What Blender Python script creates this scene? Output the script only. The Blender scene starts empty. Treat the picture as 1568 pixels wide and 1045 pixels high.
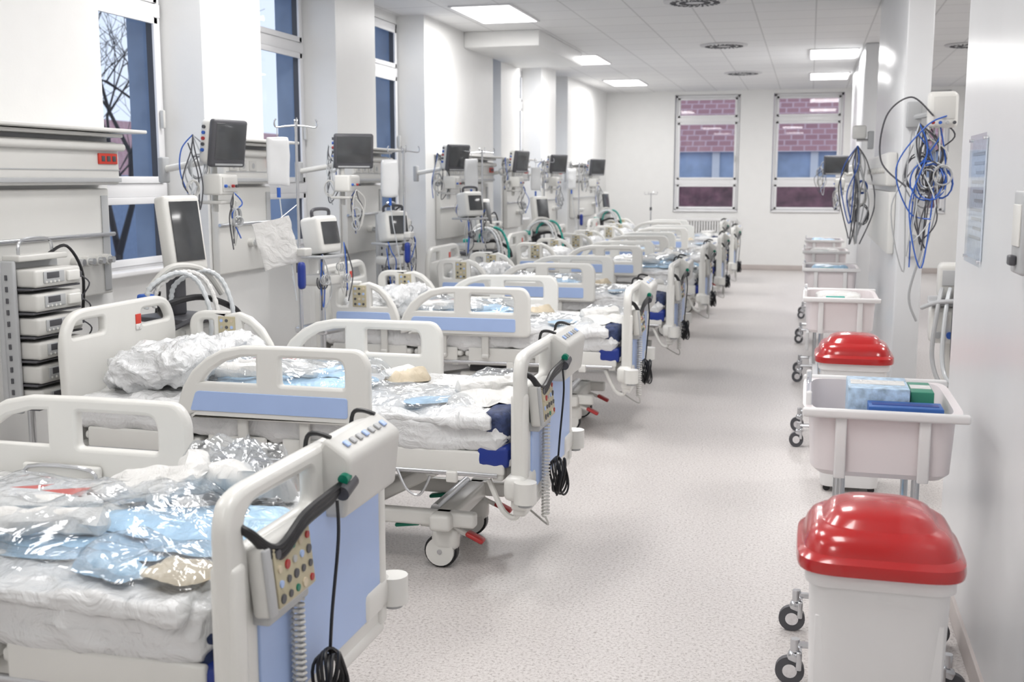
import bpy, bmesh, math, random
from mathutils import Vector, Matrix, Euler, noise
random.seed(7)
R=math.radians
scene=bpy.context.scene
COL=scene.collection

# ------------------------------------------------------------ materials
def mat(name,col,rough=.5,metal=0,coat=0,bump=None,var=.03,vscale=6,emit=None,alpha=None,spec=.5,coatr=.08):
    m=bpy.data.materials.new(name); m.use_nodes=True
    nt=m.node_tree; N=nt.nodes; L=nt.links; b=N['Principled BSDF']
    b.inputs['Roughness'].default_value=rough; b.inputs['Metallic'].default_value=metal
    b.inputs['Coat Weight'].default_value=coat; b.inputs['Coat Roughness'].default_value=coatr
    b.inputs['Specular IOR Level'].default_value=spec
    tc=N.new('ShaderNodeTexCoord')
    if var:
        n=N.new('ShaderNodeTexNoise'); n.inputs['Scale'].default_value=vscale; n.inputs['Detail'].default_value=3
        L.new(tc.outputs['Object'],n.inputs['Vector'])
        r=N.new('ShaderNodeValToRGB'); r.color_ramp.elements[0].position=.3; r.color_ramp.elements[1].position=.7
        r.color_ramp.elements[0].color=[max(0,c*(1-var)) for c in col]+[1]
        r.color_ramp.elements[1].color=[min(1,c*(1+var)) for c in col]+[1]
        L.new(n.outputs['Fac'],r.inputs['Fac']); L.new(r.outputs['Color'],b.inputs['Base Color'])
    else: b.inputs['Base Color'].default_value=(*col,1)
    if bump:
        n2=N.new('ShaderNodeTexNoise'); n2.inputs['Scale'].default_value=bump[0]; n2.inputs['Detail'].default_value=4
        if len(bump)>2:
            n2.inputs['Distortion'].default_value=bump[2]
        bp=N.new('ShaderNodeBump'); bp.inputs['Strength'].default_value=bump[1]; bp.inputs['Distance'].default_value=.02
        L.new(tc.outputs['Object'],n2.inputs['Vector']); L.new(n2.outputs['Fac'],bp.inputs['Height'])
        L.new(bp.outputs['Normal'],b.inputs['Normal'])
        if coat: L.new(bp.outputs['Normal'],b.inputs['Coat Normal'])
    if emit:
        b.inputs['Emission Color'].default_value=(*emit[0],1); b.inputs['Emission Strength'].default_value=emit[1]
    return m
def film(name,tint,base,gain,power=4,rough=.08,bump=None,milk=0):
    """thin clear sheet: transparent + facing-weighted gloss (+ a little milky diffuse)"""
    m=bpy.data.materials.new(name); m.use_nodes=True
    nt=m.node_tree; N=nt.nodes; L=nt.links
    for n in list(N): N.remove(n)
    o=N.new('ShaderNodeOutputMaterial'); mx=N.new('ShaderNodeMixShader'); t=N.new('ShaderNodeBsdfTransparent'); g=N.new('ShaderNodeBsdfGlossy')
    t.inputs['Color'].default_value=(*tint,1); g.inputs['Roughness'].default_value=rough
    lw=N.new('ShaderNodeLayerWeight'); lw.inputs['Blend'].default_value=.5
    pw=N.new('ShaderNodeMath'); pw.operation='POWER'; pw.inputs[1].default_value=power
    ma=N.new('ShaderNodeMath'); ma.operation='MULTIPLY_ADD'; ma.inputs[1].default_value=gain; ma.inputs[2].default_value=base
    L.new(lw.outputs['Facing'],pw.inputs[0]); L.new(pw.outputs[0],ma.inputs[0]); L.new(ma.outputs[0],mx.inputs[0])
    src=t.outputs[0]
    if milk:
        d=N.new('ShaderNodeBsdfDiffuse'); d.inputs['Color'].default_value=(.85,.88,.92,1); m2=N.new('ShaderNodeMixShader'); m2.inputs[0].default_value=milk
        L.new(t.outputs[0],m2.inputs[1]); L.new(d.outputs[0],m2.inputs[2]); src=m2.outputs[0]
    L.new(src,mx.inputs[1]); L.new(g.outputs[0],mx.inputs[2]); L.new(mx.outputs[0],o.inputs['Surface'])
    if bump:
        tc=N.new('ShaderNodeTexCoord'); n2=N.new('ShaderNodeTexNoise'); n2.inputs['Scale'].default_value=bump[0]; n2.inputs['Detail'].default_value=3; n2.inputs['Distortion'].default_value=1
        bp=N.new('ShaderNodeBump'); bp.inputs['Strength'].default_value=bump[1]; bp.inputs['Distance'].default_value=.02
        L.new(tc.outputs['Object'],n2.inputs['Vector']); L.new(n2.outputs['Fac'],bp.inputs['Height']); L.new(bp.outputs['Normal'],g.inputs['Normal'])
    return m

M_wall=mat('wall_paint',(.84,.84,.83),.45,bump=(60,.03),var=.01)
M_part=mat('partition_paint',(.76,.77,.785),.3,var=.01)
M_trimw=mat('window_frame_white',(.82,.82,.83),.3,var=.01)
M_base=mat('baseboard_vinyl',(.52,.47,.45),.4)
M_white=mat('bed_plastic_white',(.75,.745,.715),.28,var=.015)
M_offw=mat('offwhite_plastic',(.63,.625,.60),.4)
M_grey=mat('light_grey_plastic',(.45,.46,.47),.4)
M_dgrey=mat('dark_grey_plastic',(.08,.08,.09),.45)
M_black=mat('black_rubber',(.012,.012,.014),.4)
M_screen=mat('screen_glass',(.055,.058,.062),.14,coat=.5,var=.25,vscale=4)  # base colour lifted to stand in for the grey room reflection
M_blue=mat('blue_panel',(.40,.53,.83),.35,var=.02)
M_steel=mat('stainless_steel',(.62,.63,.65),.25,metal=1)
M_chrome=mat('chrome',(.8,.8,.82),.12,metal=1)
M_wrap=mat('plastic_wrapped_linen',(.73,.735,.74),.5,coat=1,bump=(9,.9,2.0),var=.04,coatr=.1)
M_wrap2=mat('plastic_wrapped_pillow',(.72,.73,.74),.45,coat=1,bump=(11,1.0,2.4),var=.05,coatr=.08)
M_tissue=mat('light_blue_nonwoven',(.40,.62,.82),.5,coat=.5,bump=(12,.6,1.8),var=.2,vscale=7,coatr=.15)
M_cloth=mat('white_nonwoven',(.74,.735,.72),.6,coat=.3,bump=(12,.7,1.8),var=.05,coatr=.2)
M_yellow=mat('kraft_paper',(.64,.55,.41),.6,coat=.2,bump=(12,.6,1.5),var=.18)
M_redlab=mat('red_label',(.62,.05,.03),.4)
M_navy=mat('navy_fabric',(.025,.04,.11),.6,bump=(30,.4),var=.5,vscale=40)
M_navyb=mat('blue_vinyl',(.012,.035,.25),.35)
M_film=film('clear_film',(.97,.985,1),.09,.55,2.0,.11,(9,.7),.05)
M_glass=film('window_glass',(.96,.97,.98),.04,.4,5,.01)
M_acryl=film('clear_acrylic',(.92,.96,1),.08,.6,4,.05)
M_red=mat('red_lid_plastic',(.46,.009,.010),.22,coat=.6,var=.02)
M_redp=mat('red_pedal',(.42,.03,.03),.35)
M_green=mat('green_pedal',(.0,.18,.11),.35)
M_teal=mat('teal_tube',(.03,.36,.30),.35)
M_bin=mat('bin_plastic',(.78,.77,.77),.3,var=.01)
M_tub=mat('tub_plastic',(.80,.74,.75),.3,var=.01)
M_beige=mat('keypad_beige',(.50,.45,.31),.45)
M_cblue=mat('blue_cable',(.03,.12,.50),.4)
M_tubec=mat('clear_hose',(.62,.65,.67),.25,coat=.5)
M_led=mat('light_diffuser',(.9,.9,.9),.5,emit=((1,.98,.96),5),var=0)
M_vent=mat('vent_white',(.6,.6,.61),.4)
M_slot=mat('vent_slot_dark',(.08,.08,.09),.6)
M_ext=mat('exterior_dusk_bluegrey',(.21,.28,.40),.8,var=.10)  # blue dusk light on the window reveals is put into this base colour
M_bark=mat('bark',(.03,.028,.032),.9)
M_boxb=mat('carton_blue',(.03,.12,.40),.45)
M_boxl=mat('carton_lightblue',(.44,.58,.73),.45,var=.35,vscale=35)
M_boxg=mat('carton_green',(.04,.26,.17),.45)
M_paper=mat('printed_paper',(.64,.68,.74),.5,var=.12,vscale=50)
M_bagw=mat('iv_bag_white',(.76,.77,.78),.3,coat=.5)
M_rad=mat('radiator_white',(.78,.78,.78),.35)
M_skin=mat('rail_panel',(.72,.715,.69),.35,var=.01)

def floor_mat():
    m=bpy.data.materials.new('speckled_vinyl'); m.use_nodes=True; nt=m.node_tree; N=nt.nodes; L=nt.links; b=N['Principled BSDF']
    tc=N.new('ShaderNodeTexCoord')
    n=N.new('ShaderNodeTexNoise'); n.inputs['Scale'].default_value=80; n.inputs['Detail'].default_value=4; n.inputs['Roughness'].default_value=.75
    r=N.new('ShaderNodeValToRGB'); e=r.color_ramp.elements; e[0].position=.34; e[0].color=(.33,.30,.29,1); e[1].position=.46; e[1].color=(.60,.565,.55,1)
    x=e.new(.60); x.color=(.69,.66,.645,1)
    v=N.new('ShaderNodeTexVoronoi'); v.inputs['Scale'].default_value=75
    r2=N.new('ShaderNodeValToRGB'); r2.color_ramp.elements[0].position=.10; r2.color_ramp.elements[0].color=(.50,.45,.44,1); r2.color_ramp.elements[1].position=.2; r2.color_ramp.elements[1].color=(1,1,1,1)
    mx=N.new('ShaderNodeMix'); mx.data_type='RGBA'; mx.blend_type='MULTIPLY'; mx.inputs[0].default_value=.8
    L.new(tc.outputs['Object'],n.inputs['Vector']); L.new(tc.outputs['Object'],v.inputs['Vector'])
    L.new(n.outputs['Fac'],r.inputs['Fac']); L.new(v.outputs['Distance'],r2.inputs['Fac'])
    L.new(r.outputs['Color'],mx.inputs[6]); L.new(r2.outputs['Color'],mx.inputs[7]); L.new(mx.outputs[2],b.inputs['Base Color'])
    b.inputs['Roughness'].default_value=.36
    return m
def ceil_mat():
    m=bpy.data.materials.new('ceiling_tiles'); m.use_nodes=True; nt=m.node_tree; N=nt.nodes; L=nt.links; b=N['Principled BSDF']
    tc=N.new('ShaderNodeTexCoord'); br=N.new('ShaderNodeTexBrick'); br.offset=0; br.squash=1
    br.inputs['Scale'].default_value=1; br.inputs['Brick Width'].default_value=.6; br.inputs['Row Height'].default_value=.6
    br.inputs['Mortar Size'].default_value=.008; br.inputs['Mortar Smooth'].default_value=.1
    br.inputs['Color1'].default_value=(.82,.82,.82,1); br.inputs['Color2'].default_value=(.79,.79,.795,1); br.inputs['Mortar'].default_value=(.6,.6,.6,1)
    L.new(tc.outputs['Object'],br.inputs['Vector']); L.new(br.outputs['Color'],b.inputs['Base Color']); b.inputs['Roughness'].default_value=.7
    return m
def roof_mat():
    m=bpy.data.materials.new('roof_tiles'); m.use_nodes=True; nt=m.node_tree; N=nt.nodes; L=nt.links; b=N['Principled BSDF']
    tc=N.new('ShaderNodeTexCoord'); br=N.new('ShaderNodeTexBrick'); br.inputs['Scale'].default_value=1; br.inputs['Brick Width'].default_value=.35; br.inputs['Row Height'].default_value=.24
    br.inputs['Mortar Size'].default_value=.03; br.inputs['Mortar Smooth'].default_value=.6
    br.inputs['Color1'].default_value=(.40,.20,.215,1); br.inputs['Color2'].default_value=(.32,.155,.175,1); br.inputs['Mortar'].default_value=(.50,.35,.38,1)
    L.new(tc.outputs['Object'],br.inputs['Vector']); L.new(br.outputs['Color'],b.inputs['Base Color']); b.inputs['Roughness'].default_value=.7
    return m
M_floor=floor_mat(); M_ceil=ceil_mat(); M_roof=roof_mat()
M_roofd=mat('roof_dark',(.16,.07,.085),.7,var=.5,vscale=3)
M_extw=mat('exterior_wall_blue',(.38,.47,.62),.7,var=.25,vscale=1.5)

# ------------------------------------------------------------ mesh builder
_bc={}
def bevbox(s,b):
    k=(tuple(round(x,4) for x in s),round(b,4))
    if k in _bc: return _bc[k]
    bm=bmesh.new(); bmesh.ops.create_cube(bm,size=1)
    for v in bm.verts: v.co=Vector((v.co.x*s[0],v.co.y*s[1],v.co.z*s[2]))
    if b>0: bmesh.ops.bevel(bm,geom=bm.edges[:],offset=min(b,min(s)*.49),segments=3,profile=.5,affect='EDGES')
    bm.verts.index_update()
    r=([v.co.copy() for v in bm.verts],[[v.index for v in f.verts] for f in bm.faces]); bm.free(); _bc[k]=r
    return r
def cr(pts,n=8,closed=False):
    P=[Vector(p) for p in pts]; out=[]; c=len(P)
    rng=range(c) if closed else range(c-1)
    for i in rng:
        if closed: a,b,d,e=P[(i-1)%c],P[i],P[(i+1)%c],P[(i+2)%c]
        else: a,b,d,e=P[max(i-1,0)],P[i],P[i+1],P[min(i+2,c-1)]
        for k in range(n):
            t=k/n; out.append(.5*((2*b)+(d-a)*t+(2*a-5*b+4*d-e)*t*t+(3*b-a-3*d+e)*t**3))
    if not closed: out.append(P[-1])
    return out
def fil(pts,seg=6):
    out=[]; n=len(pts)
    for i,p in enumerate(pts):
        r=p[2] if len(p)>2 else 0; q=Vector(p[:2])
        if r<=0: out.append(q); continue
        a=Vector(pts[i-1][:2]); b=Vector(pts[(i+1)%n][:2])
        da=(a-q); db=(b-q); A=q+da.normalized()*min(r,da.length*.49); B=q+db.normalized()*min(r,db.length*.49)
        for k in range(seg+1):
            t=k/seg; out.append(A*(1-t)**2+q*2*t*(1-t)+B*t*t)
    return out
class MB:
    def __init__(s): s.v=[];s.f=[];s.m=[];s.mats=[];s.X=Matrix()
    def mi(s,m):
        if m not in s.mats: s.mats.append(m)
        return s.mats.index(m)
    def add(s,vs,fs,m,M=None):
        o=len(s.v); T=s.X@M if M is not None else s.X
        s.v+= [T@Vector(v) for v in vs]; k=s.mi(m)
        for f in fs: s.f.append([i+o for i in f]); s.m.append(k)
    def box(s,c,d,m,b=0,rot=None):
        vs,fs=bevbox(d,b); M=Matrix.Translation(c)
        if rot: M=M@Euler([R(a) for a in rot]).to_matrix().to_4x4()
        s.add(vs,fs,m,M)
    def bb(s,x0,x1,y0,y1,z0,z1,m,b=0): s.box(((x0+x1)/2,(y0+y1)/2,(z0+z1)/2),(abs(x1-x0),abs(y1-y0),abs(z1-z0)),m,b)
    def cyl(s,p0,p1,r,m,r2=None,seg=16):
        p0=Vector(p0);p1=Vector(p1); r2=r if r2 is None else r2; q=(p1-p0).to_track_quat('Z','Y'); vs=[]
        for p,rr in((p0,r),(p1,r2)):
            for i in range(seg):
                a=2*math.pi*i/seg; vs.append(p+q@Vector((rr*math.cos(a),rr*math.sin(a),0)))
        fs=[[i,(i+1)%seg,seg+(i+1)%seg,seg+i] for i in range(seg)]+[list(range(seg))[::-1],list(range(seg,2*seg))]
        s.add(vs,fs,m)
    def tube(s,pts,r,m,seg=8,closed=False):
        P=[Vector(p) for p in pts]; n=len(P); vs=[]; up=None
        for i in range(n):
            if closed: t=P[(i+1)%n]-P[i-1]
            else: t=P[min(i+1,n-1)]-P[max(i-1,0)]
            if t.length<1e-7: t=Vector((0,0,1))
            t.normalize()
            if up is None:
                up=t.orthogonal().normalized()
            up=(up-t*up.dot(t)); up=up.normalized() if up.length>1e-6 else t.orthogonal().normalized()
            w=t.cross(up); rr=r(i/(n-1)) if callable(r) else r
            for k in range(seg):
                a=2*math.pi*k/seg; vs.append(P[i]+up*rr*math.cos(a)+w*rr*math.sin(a))
        fs=[]
        for i in range(n if closed else n-1):
            j=(i+1)%n
            for k in range(seg): fs.append([i*seg+k,i*seg+(k+1)%seg,j*seg+(k+1)%seg,j*seg+k])
        if not closed: fs+= [list(range(seg))[::-1],[(n-1)*seg+k for k in range(seg)]]
        s.add(vs,fs,m)
    def rings(s,rs,m,capa=True,capb=True,M=None):
        n=len(rs[0]); vs=[p for r in rs for p in r]; fs=[]
        for i in range(len(rs)-1):
            for k in range(n): fs.append([i*n+k,i*n+(k+1)%n,(i+1)*n+(k+1)%n,(i+1)*n+k])
        if capa: fs.append(list(range(n))[::-1])
        if capb: fs.append([(len(rs)-1)*n+k for k in range(n)])
        s.add(vs,fs,m,M)
    def lathe(s,prof,c,m,seg=24):
        c=Vector(c); s.rings([[c+Vector((r*math.cos(2*math.pi*k/seg),r*math.sin(2*math.pi*k/seg),z)) for k in range(seg)] for r,z in prof],m)
    def plate(s,outline,holes,th,bev,m,M=None):
        cu=bpy.data.curves.new('tmp','CURVE'); cu.dimensions='2D'; cu.fill_mode='BOTH'; cu.extrude=max(th/2-bev,0.0001); cu.bevel_depth=bev; cu.bevel_resolution=2; cu.offset=-bev
        for pl in [outline]+holes:
            sp=cu.splines.new('POLY'); sp.points.add(len(pl)-1); sp.use_cyclic_u=True
            for i,p in enumerate(pl): sp.points[i].co=(p[0],p[1],0,1)
        ob=bpy.data.objects.new('tmp',cu); COL.objects.link(ob); dg=bpy.context.evaluated_depsgraph_get()
        me=bpy.data.meshes.new_from_object(ob.evaluated_get(dg))
        s.add([v.co.copy() for v in me.vertices],[list(p.vertices) for p in me.polygons],m,M)
        bpy.data.objects.remove(ob); bpy.data.curves.remove(cu); bpy.data.meshes.remove(me)
    def soft(s,c,d,m,rnd=.05,div=20,amp=.01,sc=5,seed=0,rot=None,taper=None):
        hx,hy,hz=d[0]/2,d[1]/2,d[2]/2; rnd=min(rnd,hx,hy,hz)
        bm=bmesh.new(); bmesh.ops.create_cube(bm,size=2); bmesh.ops.subdivide_edges(bm,edges=bm.edges[:],cuts=div,use_grid_fill=True)
        vs=[]
        for v in bm.verts:
            p=Vector((v.co.x*hx,v.co.y*hy,v.co.z*hz))
            q=Vector((max(-hx+rnd,min(hx-rnd,p.x)),max(-hy+rnd,min(hy-rnd,p.y)),max(-hz+rnd,min(hz-rnd,p.z))))
            n=p-q; n=n.normalized() if n.length>1e-6 else Vector((0,0,1))
            p=q+n*rnd
            o=Vector((seed*3.1,seed*1.7,0))
            w=noise.ridged_multi_fractal((p+o)*sc,1,2,3,1,2,noise_basis='PERLIN_ORIGINAL')-1
            w2=noise.noise((p+o)*sc*.6)
            p=p+n*(amp*w+amp*1.3*w2)
            if taper: p=taper(p)
            vs.append(p)
        bm.verts.index_update()
        fs=[[v.index for v in f.verts] for f in bm.faces]; bm.free()
        M=Matrix.Translation(c)
        if rot: M=M@Euler([R(a) for a in rot]).to_matrix().to_4x4()
        s.add(vs,fs,m,M)
    def sheet(s,c,d,m,div=26,amp=.02,sc=7,seed=0,rz=0):
        """thin crumpled sheet with irregular outline lying on a surface"""
        n=div; vs=[]; o=Vector((seed*5.3,seed*2.9,seed*.7)); ca,sa=math.cos(R(rz)),math.sin(R(rz))
        for i in range(n+1):
            for j in range(n+1):
                u=i/n*2-1; v=j/n*2-1
                rr=1-.18*(abs(u*v))**1.5+ .10*noise.noise(Vector((u*1.5,v*1.5,seed)))
                x=u*d[0]/2*rr; y=v*d[1]/2*rr
                q=Vector((x,y,0))*sc+o
                w=noise.ridged_multi_fractal(q,1,2.1,3,1,2,noise_basis='PERLIN_ORIGINAL')-.9
                w2=noise.noise(q*.5)
                dz=d[2]*max(0,(1-max(abs(u),abs(v))**4))+amp*w*.8+amp*w2
                dx=.5*amp*noise.noise(q*1.3+Vector((9,0,0))); dy=.5*amp*noise.noise(q*1.3+Vector((0,9,0)))
                x+=dx;y+=dy
                vs.append(Vector((c[0]+x*ca-y*sa,c[1]+x*sa+y*ca,c[2]+max(dz,.002))))
        fs=[[i*(n+1)+j,(i+1)*(n+1)+j,(i+1)*(n+1)+j+1,i*(n+1)+j+1] for i in range(n) for j in range(n)]
        s.add(vs,fs,m)
    def mesh(s,name,ang=38):
        me=bpy.data.meshes.new(name); me.from_pydata(s.v,[],s.f)
        for m in s.mats: me.materials.append(m)
        me.polygons.foreach_set('material_index',s.m); me.polygons.foreach_set('use_smooth',[True]*len(s.f))
        bm=bmesh.new(); bm.from_mesh(me); bmesh.ops.recalc_face_normals(bm,faces=bm.faces[:]); bm.to_mesh(me); bm.free()
        me.set_sharp_from_angle(angle=R(ang)); me.update(); return me
    def obj(s,name,loc=(0,0,0),rz=0,parent=None,ang=38):
        o=bpy.data.objects.new(name,s.mesh(name,ang)); COL.objects.link(o); o.location=loc; o.rotation_euler=(0,0,R(rz)); o.parent=parent; return o
def place(name,parts,loc,rz=0):
    e=bpy.data.objects.new(name,None); e.empty_display_size=.2; COL.objects.link(e); e.location=loc; e.rotation_euler=(0,0,R(rz))
    for n,me in parts:
        o=bpy.data.objects.new(n,me); COL.objects.link(o); o.parent=e
    return e
def inst(name,me,loc,rz=0,sc=None):
    o=bpy.data.objects.new(name,me); COL.objects.link(o); o.location=loc; o.rotation_euler=(0,0,R(rz))
    if sc: o.scale=sc
    return o
Ryz=Matrix(((0,0,1,0),(1,0,0,0),(0,1,0,0),(0,0,0,1)))
Rxz=Matrix(((1,0,0,0),(0,0,-1,0),(0,1,0,0),(0,0,0,1)))

# ------------------------------------------------------------ room
C=3.45; WX=-3.95; YB=22.2; XR=4.3; Y0=-2.5; EX=.62; WO=-4.48
b=MB(); b.bb(WO,XR+.3,Y0-.3,YB+.3,-.12,0,M_floor); b.obj('floor')
b=MB(); b.bb(WO,XR+.3,Y0-.3,YB+.3,C,C+.12,M_ceil); b.obj('ceiling')
openings=[(5.7,6.82),(7.66,9.02),(9.92,11.3),(13.94,14.32),(15.3,16.6),(17.6,18.5)]
ZS,ZT=1.14,3.36
b=MB()
y=Y0
for a,c in openings:
    b.bb(WO,WX,y,a,0,C,M_wall)
    b.bb(WO,-4.25,a,c,0,ZS,M_wall); b.bb(WO,-4.25,a,c,ZT,C,M_wall)
    y=c
b.bb(WO,WX,y,YB,0,C,M_wall); b.obj('wall_left')
b=MB()
for a,c in openings:
    b.bb(WO-.02,-4.33,c-.02,c+.0,ZS,ZT,M_ext); b.bb(WO-.02,-4.33,a,a+.02,ZS,ZT,M_ext)
b.obj('trim_exterior_reveal')
bw=[(-2.6,-1.34),(-.72,.58),(1.2,2.46)]
b=MB(); x=WO
for a,c in bw:
    b.bb(x,a,YB,YB+.3,0,C,M_wall); b.bb(a,c,YB,YB+.3,0,1.12,M_wall); b.bb(a,c,YB,YB+.3,3.38,C,M_wall); x=c
b.bb(x,XR+.3,YB,YB+.3,0,C,M_wall); b.obj('wall_back')
b=MB(); b.bb(XR,XR+.3,Y0,YB,0,C,M_wall); b.obj('wall_right')
b=MB(); b.bb(WO,XR,Y0-.3,Y0,0,C,M_wall); b.obj('wall_front')
for i,(a,c) in enumerate([(Y0,5.12),(8.44,11.9),(15.0,19.2)]):
    b=MB(); b.bb(EX,EX+.18,a,c,0,C,M_part,.012); b.obj('wall_partition_%d'%(i+1))
    b=MB(); b.bb(EX-.012,EX+.192,a-.01,c+.01,0.001,.1,M_base,.004); b.obj('baseboard_partition_%d'%(i+1))
b=MB(); b.bb(-3.93,XR,YB-.015,YB,.001,.1,M_base,.004); b.obj('baseboard_back')
b=MB(); y=Y0
for a,c in openings+[(YB-.02,YB)]:
    b.bb(WX,WX+.014,y,a,.001,.1,M_base,.004); y=c
b.obj('baseboard_left')
b=MB(); b.bb(WX,-3.05,12.7,15.2,3.27,C-.001,M_wall,.01); b.obj('ceiling_bulkhead')

def window(name,w,z0,z1,split,M):
    b=MB(); b.X=M; t=.05
    b.bb(0,t,-.035,.035,z0,z1,M_trimw,.006); b.bb(w-t,w,-.035,.035,z0,z1,M_trimw,.006)
    b.bb(0,w,-.035,.035,z0,z0+t,M_trimw,.006); b.bb(0,w,-.035,.035,z1-t,z1,M_trimw,.006)
    for z in split: b.bb(0,w,-.04,.04,z-.045,z+.045,M_trimw,.006)
    zs=[z0+t]+sum([[z-.045,z+.045] for z in split],[])+[z1-t]
    for i in range(0,len(zs),2):
        a,c=zs[i],zs[i+1]; g=.02
        for (p,q,r_,s_) in((t,t+g,a,c),(w-t-g,w-t,a,c),(t,w-t,a,a+g),(t,w-t,c-g,c)): b.bb(p,q,-.028,.028,r_,s_,M_dgrey)
        for (p,q,r_,s_) in((t,t+.045,a,c),(w-t-.045,w-t,a,c),(t,w-t,a,a+.045),(t,w-t,c-.045,c)): b.bb(p,q,-.05,-.03,r_,s_,M_trimw,.004)
        b.add([(t,0,a),(w-t,0,a),(w-t,0,c),(t,0,c)],[[0,1,2,3]],M_glass)
    b.box((w-t-.02,-.07,(z0+z1)/2-.1),(.025,.03,.12),M_offw,.006)
    b.bb(-.0,w,-.16,-.03,z0-.002,z0+.03,M_trimw,.008)
    return b.obj(name)
wi=1
for a,c in openings:
    if c-a<.5: continue
    M=Matrix(((0,-1,0,-4.28),(1,0,0,a+.02),(0,0,1,0),(0,0,0,1)))
    window('window_%d'%wi,c-a-.04,ZS+.005,ZT-.005,[1.68,2.86],M); wi+=1
for a,c in bw:
    window('window_%d'%wi,c-a-.02,1.125,3.375,[1.70,2.90],Matrix.Translation((a+.01,YB+.12,0))); wi+=1

# ceiling lights
def light(x,y,p,lx=.62,ly=1.2):
    e=bpy.data.objects.new('ceiling_light',None); COL.objects.link(e); e.location=(x,y,C)
    b=MB(); b.bb(-lx/2,lx/2,-ly/2,ly/2,-.012,-.001,M_led,.002)
    for s in(-1,1):
        b.bb(s*lx/2-.012,s*lx/2+.012,-ly/2-.012,ly/2+.012,-.016,-.001,M_trimw); b.bb(-lx/2,lx/2,s*ly/2-.012,s*ly/2+.012,-.016,-.001,M_trimw)
    b.obj('diffuser',parent=e)
    l=bpy.data.lights.new('lamp','AREA'); l.shape='RECTANGLE'; l.size=lx; l.size_y=ly; l.energy=p; l.color=(1,.985,.97)
    o=bpy.data.objects.new('lamp',l); COL.objects.link(o); o.location=(0,0,-.03); o.parent=e
for x,y,p in [(-3.2,11.4,36),(-3.2,16,34),(-3.2,19.9,34),(.25,16.1,36),(.25,19.5,34),(-3.2,6.8,27),(-3.2,2.2,15),(-.6,6.9,38),(-.6,2.3,21),(-1.9,4.6,22),(-1.9,-.8,22),(2.6,3,30),(2.6,8,36),(2.6,13,36),(2.6,18,36)]:
    light(x,y,p)
b=MB()
b.lathe([(.30,-.001),(.30,-.012),(.27,-.02),(.05,-.02),(.0001,-.02)],(0,0,0),M_vent,40)
for i in range(24):
    a=2*math.pi*i/24
    for r0 in (.12,.21): b.box((r0*math.cos(a),r0*math.sin(a),-.022),(.06,.017,.006),M_slot,0,(0,0,math.degrees(a)+25))
VM=b.mesh('ceiling_vent')
for p in[(-1.13,11.1),(-1.12,14.75),(-1.1,18.6),(1.9,15.5),(1.9,10.5)]: inst('ceiling_vent',VM,(p[0],p[1],C))

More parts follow.
